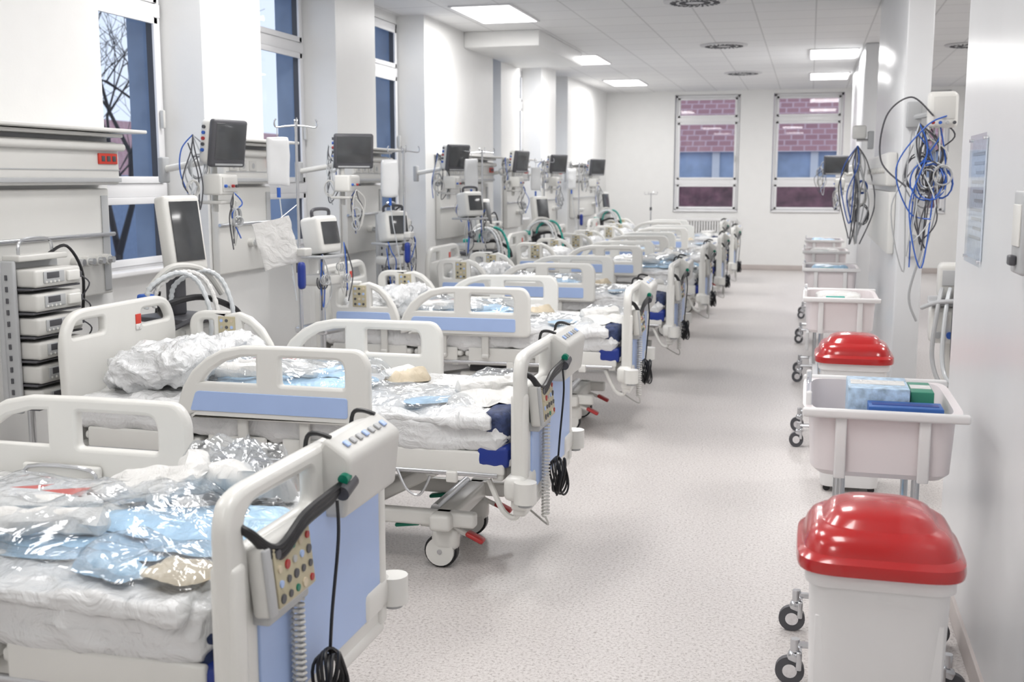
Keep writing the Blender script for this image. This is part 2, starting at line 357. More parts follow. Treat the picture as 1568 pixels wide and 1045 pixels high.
# ------------------------------------------------------------ bed
def build_bed():
    parts=[]
    b=MB()
    for s in(-1,1):
        b.bb(-1.05,1.08,s*.36-.025,s*.36+.025,.47,.53,M_offw,.01)
        b.bb(-.85,.85,s*.26-.03,s*.26+.03,.20,.27,M_white,.015)
        b.cyl((-1.0,s*.44,.50),(1.0,s*.44,.50),.012,M_steel,seg=10)
    for x in(-.95,-.5,-.1,.3,.7,1.0): b.bb(x-.025,x+.025,-.44,.44,.475,.525,M_offw,.008)
    for x in(-.66,.70): b.bb(x-.05,x+.05,-.34,.34,.19,.27,M_white,.02)
    for x in(-.5,.45):
        for s in(-1,1): 
            b.box((x+.05,s*.2,.37),(.42,.04,.06),M_offw,.015,(0,-28,0))
        b.cyl((x+.2,-.24,.27),(x+.2,.24,.27),.022,M_steel,seg=12); b.cyl((x-.1,-.3,.46),(x-.1,.3,.46),.022,M_steel,seg=12)
    b.cyl((-.4,0,.3),(.3,0,.42),.03,M_steel); b.bb(-.1,.25,-.07,.07,.3,.42,M_dgrey,.02)
    b.box((.15,-.30,.36),(.5,.05,.10),M_white,.02); b.box((.15,.30,.36),(.5,.05,.10),M_white,.02)
    for sx in(-1,1):
        for s in(-1,1):
            x,y=sx*.70,s*.24
            b.cyl((x,y,.14),(x,y,.22),.025,M_offw)
            b.soft((x,y,.135),(.13,.075,.11),M_white,.035,5,0)
            b.cyl((x-.02,y-.018,.078),(x-.02,y+.018,.078),.0775,M_black,seg=28)
            b.cyl((x-.02,y-.034,.078),(x-.02,y+.034,.078),.066,M_white,seg=24)
            b.cyl((x-.02,y-.037,.078),(x-.02,y+.037,.078),.012,M_steel,seg=10)
            if sx>0:
                b.tube([(x-.03,y,.19),(x-.12,y-.01*s,.19)],.012,M_white); b.box((x-.18,y,.19),(.12,.05,.018),M_green,.008,(0,-8,0))
                b.tube([(x+.03,y,.19),(x+.1,y,.16)],.012,M_white); b.box((x+.14,y,.15),(.09,.055,.022),M_redp,.01,(0,25,0))
    for sx in(-1,1):
        for s in(-1,1):
            b.box((sx*1.09,s*.4,.46),(.10,.22,.11),M_white,.03); b.cyl((sx*1.14,s*.51,.41),(sx*1.14,s*.51,.50),.048,M_white,seg=20)
            b.cyl((sx*1.14,s*.51,.395),(sx*1.14,s*.51,.41),.03,M_grey,seg=16)
            b.tube(cr([(sx*.95,s*.4,.47),(sx*1.02,s*.42,.34),(sx*1.08,s*.42,.32),(sx*1.10,s*.42,.42)],5),.013,M_white)
    for x0,x1 in((-1.03,-.42),(-.40,-.05),(-.03,.42),(.44,1.06)):
        b.bb(x0,x1,-.43,.43,.535,.575,M_white,.015)
        for s in(-1,1): b.bb(x0+.03,x1-.03,s*.435-.012,s*.435+.012,.50,.60,M_white,.01)
    for s in (-1,1):
        for x in(-.2,.3,.8): b.box((x,s*.45,.485),(.05,.03,.05),M_white,.008)
        b.tube(cr([(.55,s*.45,.5),(.6,s*.47,.42),(.66,s*.47,.4),(.7,s*.45,.48)],5),.006,M_steel,6)
    parts.append(('chassis',b.mesh('bed_chassis')))
    b=MB(); X=1.1
    o=fil([(-.47,.34,.05),(-.485,.97,.05),(-.44,1.035,.1),(.44,1.035,.1),(.485,.97,.05),(.47,.34,.05)])
    h1=fil([(-.40,.885,.03),(-.40,.95,.05),(-.36,.985,.05),(-.02,.985,.03),(-.02,.885,.03)])
    h2=fil([(.05,.885,.03),(.05,.985,.03),(.36,.985,.05),(.40,.95,.05),(.40,.885,.03)])
    b.plate(o,[h1,h2],.05,.018,M_white,Matrix.Translation((X,0,0))@Ryz)
    b.plate(fil([(-.36,.42,.02),(-.36,.86,.02),(.42,.86,.02),(.42,.42,.02)]),[],.012,.003,M_blue,Matrix.Translation((X+.026,0,0))@Ryz)
    b.bb(X-.03,X+.03,-.46,.46,.33,.38,M_white,.015)
    for s in(-1,1): b.bb(X-.035,X+.035,s*.445-.03,s*.445+.03,.36,.86,M_white,.015)
    parts.append(('footboard',b.mesh('bed_footboard')))
    b=MB()
    b.plate(fil([(0,0,.02),(0,.17,.02),(.03,.225,.02),(.11,.17,.02),(.09,0,.02)]),[],.38,.012,M_offw,Matrix.Translation((X+.0,.225,.83))@Rxz)
    for i in range(7):
        b.box((X+.074,.09+.045*i,1.03),(.022,.022,.006),M_grey if i%3 else M_blue,.002,(0,34,0))
    b.box((X+.05,.40,.94),(.02,.015,.05),M_steel,.003)
    for yy in(.06,.38): b.tube(cr([(X-.04,yy,.99),(X-.03,yy,1.05),(X+.0,yy,1.06),(X+.04,yy,1.05)],4),.007,M_black,6)
    parts.append(('control_box',b.mesh('bed_control_box')))
    b=MB()
    b.box((X+.05,-.27,.80),(.05,.26,.18),M_offw,.015,(0,-6,0)); b.box((X+.04,-.27,.705),(.06,.22,.04),M_grey,.01)
    b.box((X+.078,-.26,.80),(.006,.20,.15),M_beige,.003,(0,-6,0)); b.box((X+.075,-.385,.80),(.012,.03,.165),M_grey,.004,(0,-6,0))
    cols=[M_dgrey,M_grey,M_dgrey,M_blue,M_green,M_dgrey,M_yellow,M_dgrey,M_redp]
    for i in range(5):
        for j in range(4):
            z=.745+.037*j; b.cyl((X+.078+(z-.8)*-.1,-.34+.04*i,z),(X+.085+(z-.8)*-.1,-.34+.04*i,z),.0095 if (i+j)%3 else .012,cols[(i*2+j*3)%9],seg=12)
    hp=[(X+.055+.016*math.cos(k*.9),-.2+.016*math.sin(k*.9),.69-.0022*k) for k in range(195)]
    b.tube(hp,.0048,M_offw,5)
    b.tube(cr([hp[-1],(X+.06,-.17,.22),(X+.03,-.1,.2),(X-.1,0,.25)],6),.005,M_offw,6)
    parts.append(('keypad',b.mesh('bed_keypad')))
    b=MB()
    for k in range(3):
        d=.013*k
        b.tube(cr([(X+.08,.03-d,.93-d*.6),(X+.085,-.06,.93-d),(X+.08,-.2,.915-d),(X+.07,-.33,.87-d),(X+.04,-.41,.93-d*.3),(X-.02,-.40,.95)],7),.0095,M_black,8)
    b.cyl((X+.09,.01,.91),(X+.09,.08,.93),.022,M_dgrey); b.cyl((X+.09,.02,.945),(X+.09,.05,.95),.015,M_green)
    b.tube(cr([(X+.09,-.02,.9),(X+.10,-.04,.8),(X+.09,-.07,.6),(X+.08,-.07,.46)],7),.005,M_black,6)
    for k in range(7):
        ph=.5*k; pts=[(X+.065+.009*k+.01*math.sin(t*2+ph),-.09+(.045+.006*(k%3))*math.cos(t)+.014*math.sin(ph*2),.42+(.072+.006*(k%4))*math.sin(t)) for t in [2*math.pi*i/22 for i in range(22)]]
        b.tube(pts,.005,M_black,6,closed=True)
    parts.append(('cables',b.mesh('bed_cables')))
    b=MB(); X=-1.1
    o=fil([(-.46,.50,.04),(-.48,1.02,.1),(-.40,1.14,.12),(.40,1.14,.12),(.48,1.02,.1),(.46,.50,.04)])
    h=[fil([(-.42,1.01,.03),(-.37,1.085,.04),(-.16,1.085,.02),(-.16,1.01,.02)]),fil([(.16,1.01,.02),(.16,1.085,.02),(.37,1.085,.04),(.42,1.01,.03)])]
    b.plate(o,h,.045,.016,M_white,Matrix.Translation((X,0,0))@Ryz)
    b.box((X+.025,.12,1.03),(.004,.045,.07),M_redlab,.001); b.box((X+.026,.12,1.0),(.004,.05,.03),M_cloth,.001)
    for s in(-1,1): b.cyl((X,s*.3,.35),(X,s*.3,.55),.02,M_steel)
    parts.append(('headboard',b.mesh('bed_headboard')))
    def footrail(b,s,y):
        x0=-.47;z0=.69
        o=[(0,.0),(-.005,.07),(.02,.14),(.07,.215),(.14,.275),(.22,.315),(.32,.335),(.5,.338)]
        o=[Vector(p) for p in o]+fil([(.5,.338),(.88,.338,.04),(.92,.28,.03),(.92,0,.04),(.04,0,.03)])[1:]
        hA=[Vector(p) for p in [(.115,.165),(.16,.215),(.23,.26),(.32,.285),(.385,.288),(.385,.165)]]
        hB=fil([(.50,.165,.015),(.50,.288,.015),(.79,.288,.03),(.805,.25,.02),(.805,.165,.015)])
        b.plate(o,[hA,hB],.045,.014,M_white,Matrix.Translation((x0,y,z0))@Rxz)
        b.plate(fil([(.06,.035,.01),(.09,.125,.02),(.82,.125,.015),(.82,.035,.015)]),[],.008,.002,M_blue,Matrix.Translation((x0,y+s*.023,z0))@Rxz)
        b.bb(x0+.3,x0+.6,y-s*.04-.012,y-s*.04+.012,z0+.03,z0+.11,M_white,.01)
        b.tube(cr([(x0+.32,y-s*.05,z0+.02),(x0+.33,y-s*.055,z0+.10),(x0+.57,y-s*.055,z0+.10),(x0+.58,y-s*.05,z0+.02)],4),.007,M_steel,6)
        for x in(x0+.3,x0+.6):
            b.box((x,y-s*.01,z0-.06),(.05,.025,.2),M_offw,.01); b.box((x,y-s*.05,z0-.14),(.05,.12,.03),M_offw,.01)
    def headrail(b,s,y,pad=True):
        x0=-1.0;z0=.71; w=.53
        o=fil([(.03,0,.03),(0,.28,.05),(.05,.338,.06),(.25,.338,.02)])+[Vector(p) for p in [(.30,.335),(.37,.31),(.44,.25),(.49,.17),(.52,.09),(.53,.02),(.51,0)]]
        hA=fil([(.07,.165,.02),(.07,.288,.03),(.15,.288,.015),(.15,.165,.015)])
        hB=[Vector(p) for p in [(.32,.165),(.32,.285),(.37,.255),(.42,.2),(.435,.165)]]
        b.plate(o,[hA,hB],.045,.014,M_white,Matrix.Translation((x0,y,z0))@Rxz)
        b.plate(fil([(.06,.035,.01),(.06,.125,.02),(.45,.125,.015),(.47,.035,.015)]),[],.008,.002,M_blue,Matrix.Translation((x0,y+s*.023,z0))@Rxz)
        for ss in((-1,1)):
            b.box((x0+.235,y+ss*.024,z0+.235),(.10,.008,.15),M_beige,.003)
            for i in range(3):
                for j in range(4): b.cyl((x0+.205+.03*i,y+ss*.026,z0+.18+.036*j),(x0+.205+.03*i,y+ss*.031,z0+.18+.036*j),.009,[M_dgrey,M_blue,M_dgrey,M_yellow,M_grey][(i+j*2)%5],seg=10)
        for x in(x0+.15,x0+.4):
            b.box((x,y-s*.01,z0-.07),(.05,.025,.2),M_offw,.01); b.box((x,y-s*.05,z0-.15),(.05,.12,.03),M_offw,.01)
    b=MB(); footrail(b,-1,-.49); parts.append(('foot_rail_a',b.mesh('bed_foot_rail_a')))
    b=MB(); footrail(b,1,.49); parts.append(('foot_rail_b',b.mesh('bed_foot_rail_b')))
    b=MB(); headrail(b,1,.49); parts.append(('head_rail_b',b.mesh('bed_head_rail_b')))
    b=MB(); headrail(b,-1,-.49); hr=('head_rail_a',b.mesh('bed_head_rail_a'))
    return parts,hr
BED,HEADR=build_bed()

def mattress(b,seed):
    def tp(p):
        return Vector((p.x,p.y,p.z+ (.02*noise.noise(Vector((p.x*2.2,p.y*2.2,seed))) if p.z>0 else 0)))
    b.soft((-.02,0,.665),(2.1,.90,.17),M_wrap,.055,60,.018,6,seed,None,tp)
    def tp2(p): return Vector((p.x,p.y*(1+.02*math.sin(p.x*9)),p.z-.015*max(0,abs(p.y)/.45)**4))
    b.soft((.1,0,.745),(1.75,.93,.05),M_wrap,.02,70,.018,7,seed+3,None,tp2)
def roll(b,pts,r,m,seed,seg=14):
    """soft crumpled tube of rolled fabric"""
    P=cr(pts,10); n=len(P); vs=[]
    for i in range(n):
        t=(P[min(i+1,n-1)]-P[max(i-1,0)]).normalized(); up=Vector((0,0,1)); up=(up-t*up.dot(t)).normalized(); w=t.cross(up); e=min(1,min(i,n-1-i)/3+.35)
        for k in range(seg):
            a=2*math.pi*k/seg; q=up*math.cos(a)*.75+w*math.sin(a)
            rr=r*e*(1+.45*noise.noise((P[i]*14+q*1.6)+Vector((seed,0,0)))); vs.append(P[i]+q*rr)
    fs=[[i*seg+k,i*seg+(k+1)%seg,(i+1)*seg+(k+1)%seg,(i+1)*seg+k] for i in range(n-1) for k in range(seg)]+[list(range(seg))[::-1],[(n-1)*seg+k for k in range(seg)]]
    b.add(vs,fs,m)
beddA=MB(); mattress(beddA,1); A=beddA
def clearbag(b,c,d,seed,rz=0):
    x,y,z=c
    b.sheet((x,y,z),(d[0]*.86,d[1]*.8,.03),M_tissue,34,.018,5,seed,rz)
    b.sheet((x+.2,y+.06,z+.03),(.32,.26,.025),M_tissue,24,.016,7,seed+3,rz-25)
    b.sheet((x-.05,y+.12,z+.03),(.34,.16,.025),M_cloth,24,.018,7,seed+2,rz+5)
    roll(b,[(x-.38,y-.10,z+.055),(x-.2,y-.17,z+.07),(x+.02,y-.12,z+.075),(x+.16,y-.08,z+.06)],.045,M_cloth,seed)
    roll(b,[(x-.36,y+.02,z+.06),(x-.15,y-.02,z+.075),(x+.05,y+.05,z+.07)],.032,M_cloth,seed+1)
    b.add([(x-.16,y+.06,z+.092),(x-.02,y+.10,z+.10),(x+.0,y+.02,z+.098)],[[0,1,2]],M_redlab); b.add([(x-.30,y+.10,z+.08),(x-.18,y+.15,z+.085),(x-.2,y+.09,z+.085)],[[0,1,2]],M_redlab)
    b.sheet((x,y,z+.025),(d[0],d[1],d[2]),M_film,54,.032,5.5,seed+4,rz)
clearbag(A,(.44,-.10,.775),(.95,.56,.09),5,4)
roll(A,[(.42,.14,.84),(.55,.10,.87),(.68,.16,.88),(.80,.26,.86)],.06,M_cloth,3); roll(A,[(.40,.04,.85),(.52,.02,.86),(.62,.08,.88)],.04,M_cloth,8)
roll(A,[(.60,.0,.84),(.68,.10,.90),(.64,.20,.93)],.045,M_cloth,13)
A.sheet((.72,.30,.79),(.36,.26,.14),M_film,38,.06,9,14,0); A.sheet((.76,.30,.79),(.28,.2,.08),M_grey,30,.04,9,24,0); A.sheet((.70,.31,.80),(.30,.2,.11),M_film,34,.06,10,19,15)
A.sheet((.84,-.02,.785),(.40,.40,.03),M_tissue,30,.016,6,15,20)
A.sheet((.90,-.33,.775),(.18,.15,.03),M_yellow,26,.018,9,16,-8); A.sheet((.72,-.35,.775),(.22,.12,.03),M_tissue,24,.016,8,36,-10); A.sheet((.82,-.30,.785),(.44,.3,.05),M_film,36,.025,7,46,-8)
A.sheet((.30,-.36,.77),(1.1,.20,.03),M_film,40,.022,6,47,0)
A.soft((.95,-.30,.60),(.17,.26,.16),M_navy,.04,10,.006,9,17); A.soft((-.75,0,.86),(.5,.75,.16),M_wrap2,.08,30,.03,6,18)
A.soft((.98,-.28,.55),(.2,.32,.10),M_navyb,.03,8,.004,9,17)
B=MB(); mattress(B,22)
B.soft((-.74,0,.85),(.52,.80,.17),M_wrap2,.085,46,.038,7,23,(0,-8,0))
clearbag(B,(-.15,.02,.78),(.95,.60,.08),25,0)
B.sheet((.37,.18,.775),(.24,.14,.05),M_yellow,26,.025,9,26,30); B.sheet((.33,.22,.80),(.25,.15,.04),M_cloth,22,.02,9,27,50)
B.sheet((.66,-.26,.775),(.28,.15,.012),M_tissue,20,.005,7,28,35); B.sheet((.55,-.2,.775),(.7,.5,.03),M_film,40,.022,6,44,5)
B.sheet((.86,-.08,.77),(.42,.5,.045),M_cloth,34,.028,6,29,12); roll(B,[(.74,-.2,.81),(.86,-.12,.83),(.96,.05,.82)],.05,M_cloth,5); B.sheet((.84,.2,.775),(.36,.36,.07),M_film,34,.035,7,33,0)
B.soft((.985,-.32,.70),(.12,.26,.15),M_navy,.04,10,.006,9,17); B.soft((.98,-.30,.58),(.15,.30,.11),M_navyb,.03,8,.004,9,17)
BA=beddA.mesh('bedding_a'); BB=B.mesh('bedding_b')
beds=[(-2.38,2.68,0),(-2.24,4.87,0),(-2.25,7.7,1.5),(-2.22,9.98,0),(-2.2,12.7,0),(-2.2,14.95,1),(-2.2,17.5,0),(-2.55,19.9,0)]
for i,(x,y,r) in enumerate(beds):
    ps=list(BED)
    if i>=2: ps.append(HEADR)
    ps.append(('bedding',BA if i in(0,4) else BB))
    place('hospital_bed',ps,(x,y,0),r)

# ------------------------------------------------------------ bedhead supply units on pillars
def supply(y0,y1,sock=True):
    b=MB(); X=WX+.002
    b.bb(X,X+.13,y0,y1,1.72,1.96,M_skin,.02); b.bb(X,X+.16,y0,y1,1.985,2.005,M_skin,.006); b.bb(X,X+.24,y0-.02,y1+.12,2.01,2.03,M_skin,.006)
    b.bb(X,X+.05,y0,y1,1.96,2.01,M_grey)
    b.cyl((X+.15,y0,1.93),(X+.15,y1,1.93),.022,M_skin)
    b.bb(X+.13,X+.145,y0+.01,y1-.01,1.735,1.76,M_grey,.003); b.bb(X+.128,X+.134,y0+.01,y1-.01,1.80,1.806,M_grey)
    b.bb(X,X+.06,y0+.01,y1-.02,1.1,1.70,M_skin,.01); b.bb(X+.06,X+.068,y1-.1,y1-.04,1.12,1.66,M_grey,.003)
    b.box((X+.134,y1-.12,1.865),(.014,.17,.06),M_redlab,.004)
    for k in range(3): b.box((X+.142,y1-.17+.05*k,1.865),(.006,.028,.03),M_dgrey,.002)
    for k in range(4):
        yy=y1-.1-.09*k; b.cyl((X+.06,yy,1.3),(X+.10,yy,1.3),.03,M_offw,seg=20); b.cyl((X+.1,yy,1.3),(X+.13,yy,1.3),.018,M_steel,seg=14)
    if sock:
        for k in range(int((y1-y0)/.16)-1):
            b.box((X+.133,y0+.1+.14*k,1.845),(.008,.10,.07),M_offw,.003); b.cyl((X+.135,y0+.1+.14*k,1.845),(X+.139,y0+.1+.14*k,1.845),.02,M_grey,seg=14)
    b.cyl((X+.07,y0,1.44),(X+.07,y1,1.44),.012,M_steel,seg=10)
    return b.obj('bedhead_supply_unit')
for a,c in((1.2,5.64),(6.84,7.64),(9.04,9.9),(11.6,13.5),(14.4,15.25),(16.65,17.5),(18.7,20.8)): supply(a,c,a>2)

# ------------------------------------------------------------ equipment
def cables(b,c,n,w,h,seed,mats,r=.006,depth=.12,coil=3):
    rnd=random.Random(seed); c=Vector(c)
    for k in range(n):
        m=mats[k%len(mats)]
        x0=rnd.uniform(-depth,depth); y0=rnd.uniform(-w,w)*.4
        if k%coil==0:
            rr=rnd.uniform(.3,.5)*w; cz=-rnd.uniform(.3,.8)*h; pts=[]; asp=rnd.uniform(1,1.6); ph=rnd.uniform(0,6)
            for t in range(40):
                a=t*.45+ph; pts.append(c+Vector((x0+.004*t*.3,y0+rr*math.cos(a)*(1+.08*math.sin(t*.37+ph)),cz+rr*asp*math.sin(a)*(1+.1*math.cos(t*.23)))))
            b.tube(pts,r,m,6)
        else:
            pts=[c+Vector((0,0,0)),c+Vector((x0,y0+rnd.uniform(-w,w)*.5,-.2*h)),c+Vector((x0,y0+rnd.uniform(-w,w),-rnd.uniform(.4,.7)*h)),c+Vector((x0*.6,y0,-h*rnd.uniform(.8,1.05))),c+Vector((x0*.5,y0+rnd.uniform(-w,w)*.5,-h*rnd.uniform(.3,.7))),c+Vector((0,rnd.uniform(-.3,.3)*w,-.05))]
            if k%2: pts=pts[:4]
            b.tube(cr(pts,8),r,m,6)
def monitor(x,y,z,yaw,seed=0,w=.31,h=.27,wallx=WX,tilt=-8,mod=True,cab=True):
    e=bpy.data.objects.new('patient_monitor',None); COL.objects.link(e); e.location=(x,y,z)
    b=MB(); b.X=Euler((0,R(-tilt),0)).to_matrix().to_4x4()
    b.box((0,0,0),(.045,w,h),M_dgrey,.018); b.box((-.055,0,.0),(.09,w*.96,h*.94),M_white,.03)
    b.box((.022,0,.012),(.006,w*.86,h*.76),M_screen,.002); b.box((.024,0,-h*.44),(.004,w*.8,.012),M_grey,.001)
    for k in range(5): b.cyl((-.06,-w*.47,.09-.035*k),(-.06,-w*.47-.014,.09-.035*k),.011,[M_dgrey,M_cblue,M_redp][k%3],seg=10)
    b.obj('screen_head',rz=yaw,parent=e)
    s=1 if wallx<x else -1
    d=abs(x-wallx)
    b=MB(); b.X=Matrix.Scale(-s,4,(1,0,0))
    b.cyl((.10,0,-.42),(.10,0,.05),.02,M_white); b.tube([(.10,0,.02),(.04,0,.0)],.02,M_grey)
    b.tube([(.10,0,-.1),(d,0,-.16)],.022,M_white,10); b.box((d-.02,0,-.16),(.04,.08,.16),M_grey,.01)
    if mod:
        b.box((.06,0,-.25),(.13,.22,.13),M_white,.015); b.box((-.008,0,-.25),(.006,.18,.09),M_offw,.003)
        for k in range(4): b.cyl((-.01,-.07+.045*k,-.26),(-.025,-.07+.045*k,-.26),.01,[M_cblue,M_grey,M_redp,M_dgrey][k],seg=10)
        b.box((.08,0,-.36),(.16,.2,.02),M_offw,.006)
    b.obj('wall_arm',parent=e)
    if cab:
        b=MB(); b.X=Matrix.Rotation(R(yaw-20),4,'Z'); cables(b,(-.05,-w*.5-.05,.05),7,.12,.45,seed,[M_grey,M_dgrey,M_tubec,M_cblue,M_offw],.0042,.05,4)
        cables(b,(.02,.02,-.3),7,.07,.34,seed+9,[M_grey,M_dgrey,M_offw,M_cblue],.0042,.04,4)
        b.obj('leads',parent=e)
    return e
monitor(-3.48,6.27,1.97,-12,1,h=.29)
monitor(-3.46,8.2,1.97,-58,2,w=.31)
monitor(-3.48,10.95,1.97,-28,3)
monitor(-3.48,13.55,1.97,-18,4)
monitor(-3.48,15.7,1.97,-35,5)
monitor(-3.4,18.3,1.95,-40,6)
monitor(.35,16.4,1.95,-95,7,wallx=EX,w=.34)

def iv_pole(x,y,top,bag=True,seed=0,sheet=False):
    b=MB()
    for k in range(5):
        a=2*math.pi*k/5+.3; p=(.26*math.cos(a),.26*math.sin(a),.07); b.tube([(0,0,.11),p],.014,M_offw); 
        b.cyl((p[0],p[1],.028),(p[0],p[1],.07),.008,M_steel,seg=8); b.cyl((p[0],p[1]-.012,.0285),(p[0],p[1]+.012,.0285),.028,M_black,seg=16)
    b.cyl((0,0,.1),(0,0,1.2),.014,M_steel,seg=14); b.cyl((0,0,1.2),(0,0,top),.009,M_steel,seg=12); b.cyl((0,0,1.17),(0,0,1.23),.022,M_dgrey)
    for k in range(4):
        a=math.pi/2*k+.5; c,s=math.cos(a),math.sin(a)
        b.tube(cr([(0,0,top-.02),(c*.06,s*.06,top-.025),(c*.12,s*.12,top-.03),(c*.13,s*.13,top+.0),(c*.12,s*.12,top+.02)],5),.005,M_steel,6)
    if bag:
        c,s=.115*math.cos(.5+math.pi),.115*math.sin(.5+math.pi)
        b.soft((c,s-.0,top-.24),(.03,.14,.30),M_bagw,.015,10,.006,6,seed,(0,0,-55)); b.tube([(c,s,top-.03),(c,s,top-.1)],.003,M_steel,5)
        b.tube(cr([(c,s,top-.39),(c+.02,s,top-.6),(c+.06,s+.02,top-.85),(0,s,top-1.1),(-.05,0,top-.95)],8),.004,M_tubec,6)
        b.cyl((c,s,top-.46),(c,s,top-.40),.012,M_cblue)
        b.box((.04,-.01,1.30),(.06,.10,.05),M_offw,.01)
        b.soft((.06,-.10,1.16),(.045,.06,.17),M_navyb,.03,6,0) if seed%2 else None
    if sheet:
        b.soft((-.10,-.10,1.36),(.012,.24,.30),M_cloth,.006,12,.008,9,3,(14,0,-50)); b.tube([(-.10,-.08,1.5),(0,0,1.6)],.003,M_steel,5)
    b.obj('iv_pole',(x,y,0))
iv_pole(-3.08,6.4,2.1,True,1,True); iv_pole(-3.2,8.62,2.0,True,5); iv_pole(-3.25,11.05,2.05,True,2); iv_pole(-3.3,14.05,2.0,True,4); iv_pole(-2.9,21.2,1.5,False,6); iv_pole(-3.3,16.3,2.0,True,7)

def ventilator(x,y,rz,seed=0,teal=False,hose=True,sz=0):
    b=MB()
    b.plate(fil([(-.24,-.22,.08),(.26,-.22,.08),(.26,.22,.08),(-.24,.22,.08)]),[],.05,.015,M_offw,Matrix.Translation((0,0,.125)))
    for sx in(-.2,.2):
        for sy in(-.18,.18): b.cyl((sx,sy-.015,.05),(sx,sy+.015,.05),.05,M_black,seg=20); b.cyl((sx,sy,.07),(sx,sy,.11),.012,M_steel)
    b.box((-.05,0,.45),(.10,.14,.62),M_white,.03); b.box((.0,0,.82),(.36,.34,.24),M_white,.04); b.box((.0,0,.96),(.40,.36,.03),M_dgrey if hose else M_grey,.01)
    b.box((.182,0,.84),(.006,.28,.14),M_offw,.003)
    for k in range(4): b.cyl((.18,-.11+.07*k,.76),(.22,-.11+.07*k,.76),.022,[M_grey,M_cblue,M_grey,M_teal][k],seg=14)
    b.tube(cr([(.18,-.22,.93),(.24,-.1,.98),(.24,.1,.98),(.18,.22,.93)],6),.014,M_dgrey if hose else M_grey,8)
    if hose:
      b.box((-.02,0,1.06+sz/2),(.08,.1,.18+sz),M_dgrey,.02)
      b.box((.04,0,1.32+sz),(.09,.28,.44),M_white,.025,(0,-8,0)); b.box((.088,0,1.34+sz),(.006,.215,.34),M_screen,.002,(0,-8,0))
      b.tube(cr([(.1,-.22,1.0),(.18,-.3,1.06),(.26,-.1,1.1),(.30,.12,1.02),(.26,.24,.92)],8),.018,M_black,8)
      for k,(dy,m) in enumerate([(-.08,M_tubec),(-.02,M_cloth),(.1,M_teal if teal else M_tubec)]):
        base=cr([(.2,dy,.78),(.30,dy-.03,.74),(.34,dy-.02,.98),(.28,dy-.04,1.18),(.2,dy-.12,1.24),(.14,dy-.26,1.17),(.12,dy-.28,1.05)],16)
        b.tube(base,(lambda t:.0135+.0025*math.sin(t*420)),m,8)
      b.box((.1,-.34,1.10),(.08,.07,.06),M_teal if teal else M_cblue,.015)
      b.tube(cr([(.1,-.32,1.15),(.16,-.2,1.27),(.2,0,1.24),(.24,.1,1.1)],8),.018,M_offw,8)
    else:
      b.box((-.02,0,1.10),(.22,.26,.22),M_offw,.03); b.box((.095,0,1.12),(.006,.2,.10),M_grey,.003)
      for k in range(5):
        b.tube(cr([(.1,-.1+.05*k,1.05),(.24,-.12+.05*k,.95),(.28,-.14+.06*k,.62),(.32,-.05+.03*k,.45+.03*k),(.26,.14,.6)],9),.014,[M_grey,M_tubec,M_dgrey,M_offw,M_tubec][k],8)
    b.cyl((.15,.2,.62),(.15,.2,.76),.06,M_acryl,seg=20); b.box((.15,.2,.60),(.14,.13,.06),M_white,.015)
    b.tube(cr([(-.1,.1,.7),(-.25,.1,.6),(-.25,.05,.9),(-.15,0,1.1)],8),.008,M_black,6)
    b.obj('ventilator',(x,y,0),rz)
ventilator(-3.5,5.68,-14,0,sz=.12)
ventilator(-3.45,11.6,-20,1,True)
ventilator(-3.3,13.7,-25,6,True); ventilator(-3.4,18.75,-20,3,True); ventilator(.96,7.72,-95,4,False,False)

def portable(x,y,z,rz,tall=False):
    b=MB()
    b.box((0,0,0),(.16,.23,.25),M_white,.03,(0,-10,0)); b.box((.082,0,.02),(.006,.175,.15),M_screen,.002,(0,-10,0)); b.tube(cr([(0,-.09,.12),(0,-.08,.17),(0,.08,.17),(0,.09,.12)],5),.012,M_dgrey,8)
    for k in range(4): b.box((.075,-.08+.05*k,-.09),(.01,.03,.02),[M_grey,M_cblue,M_grey,M_redp][k],.003,(0,-10,0))
    b.box((0,0,-.14),(.22,.3,.02),M_grey,.006)
    b.cyl((0,0,.12-z),(0,0,-.14),.02,M_steel)
    for k in range(5):
        a=2*math.pi*k/5; p=(.24*math.cos(a),.24*math.sin(a)); b.tube([(0,0,.13-z),(p[0],p[1],.075-z)],.016,M_offw); b.cyl((p[0],p[1]-.013,.03-z),(p[0],p[1]+.013,.03-z),.03,M_black,seg=16); b.cyl((p[0],p[1],.03-z),(p[0],p[1],.08-z),.01,M_steel,seg=8)
    b.box((0,0,.75-z),(.26,.3,.05),M_steel,.02); b.box((0,0,1.08-z),(.2,.24,.07),M_offw,.02)
    cables(b,(.1,.12,-.05),6,.07,.40,int(y*10),[M_grey,M_dgrey,M_offw,M_cblue],.0042,.04,4); cables(b,(.1,-.12,-.12),5,.06,.40,int(y*10)+3,[M_dgrey,M_grey,M_cblue],.0042,.04,4)
    b.obj('vital_signs_monitor',(x,y,z),rz)
portable(-3.16,6.9,1.38,-12); portable(-3.35,8.75,1.36,-35)
portable(-3.3,10.78,1.5,-30)

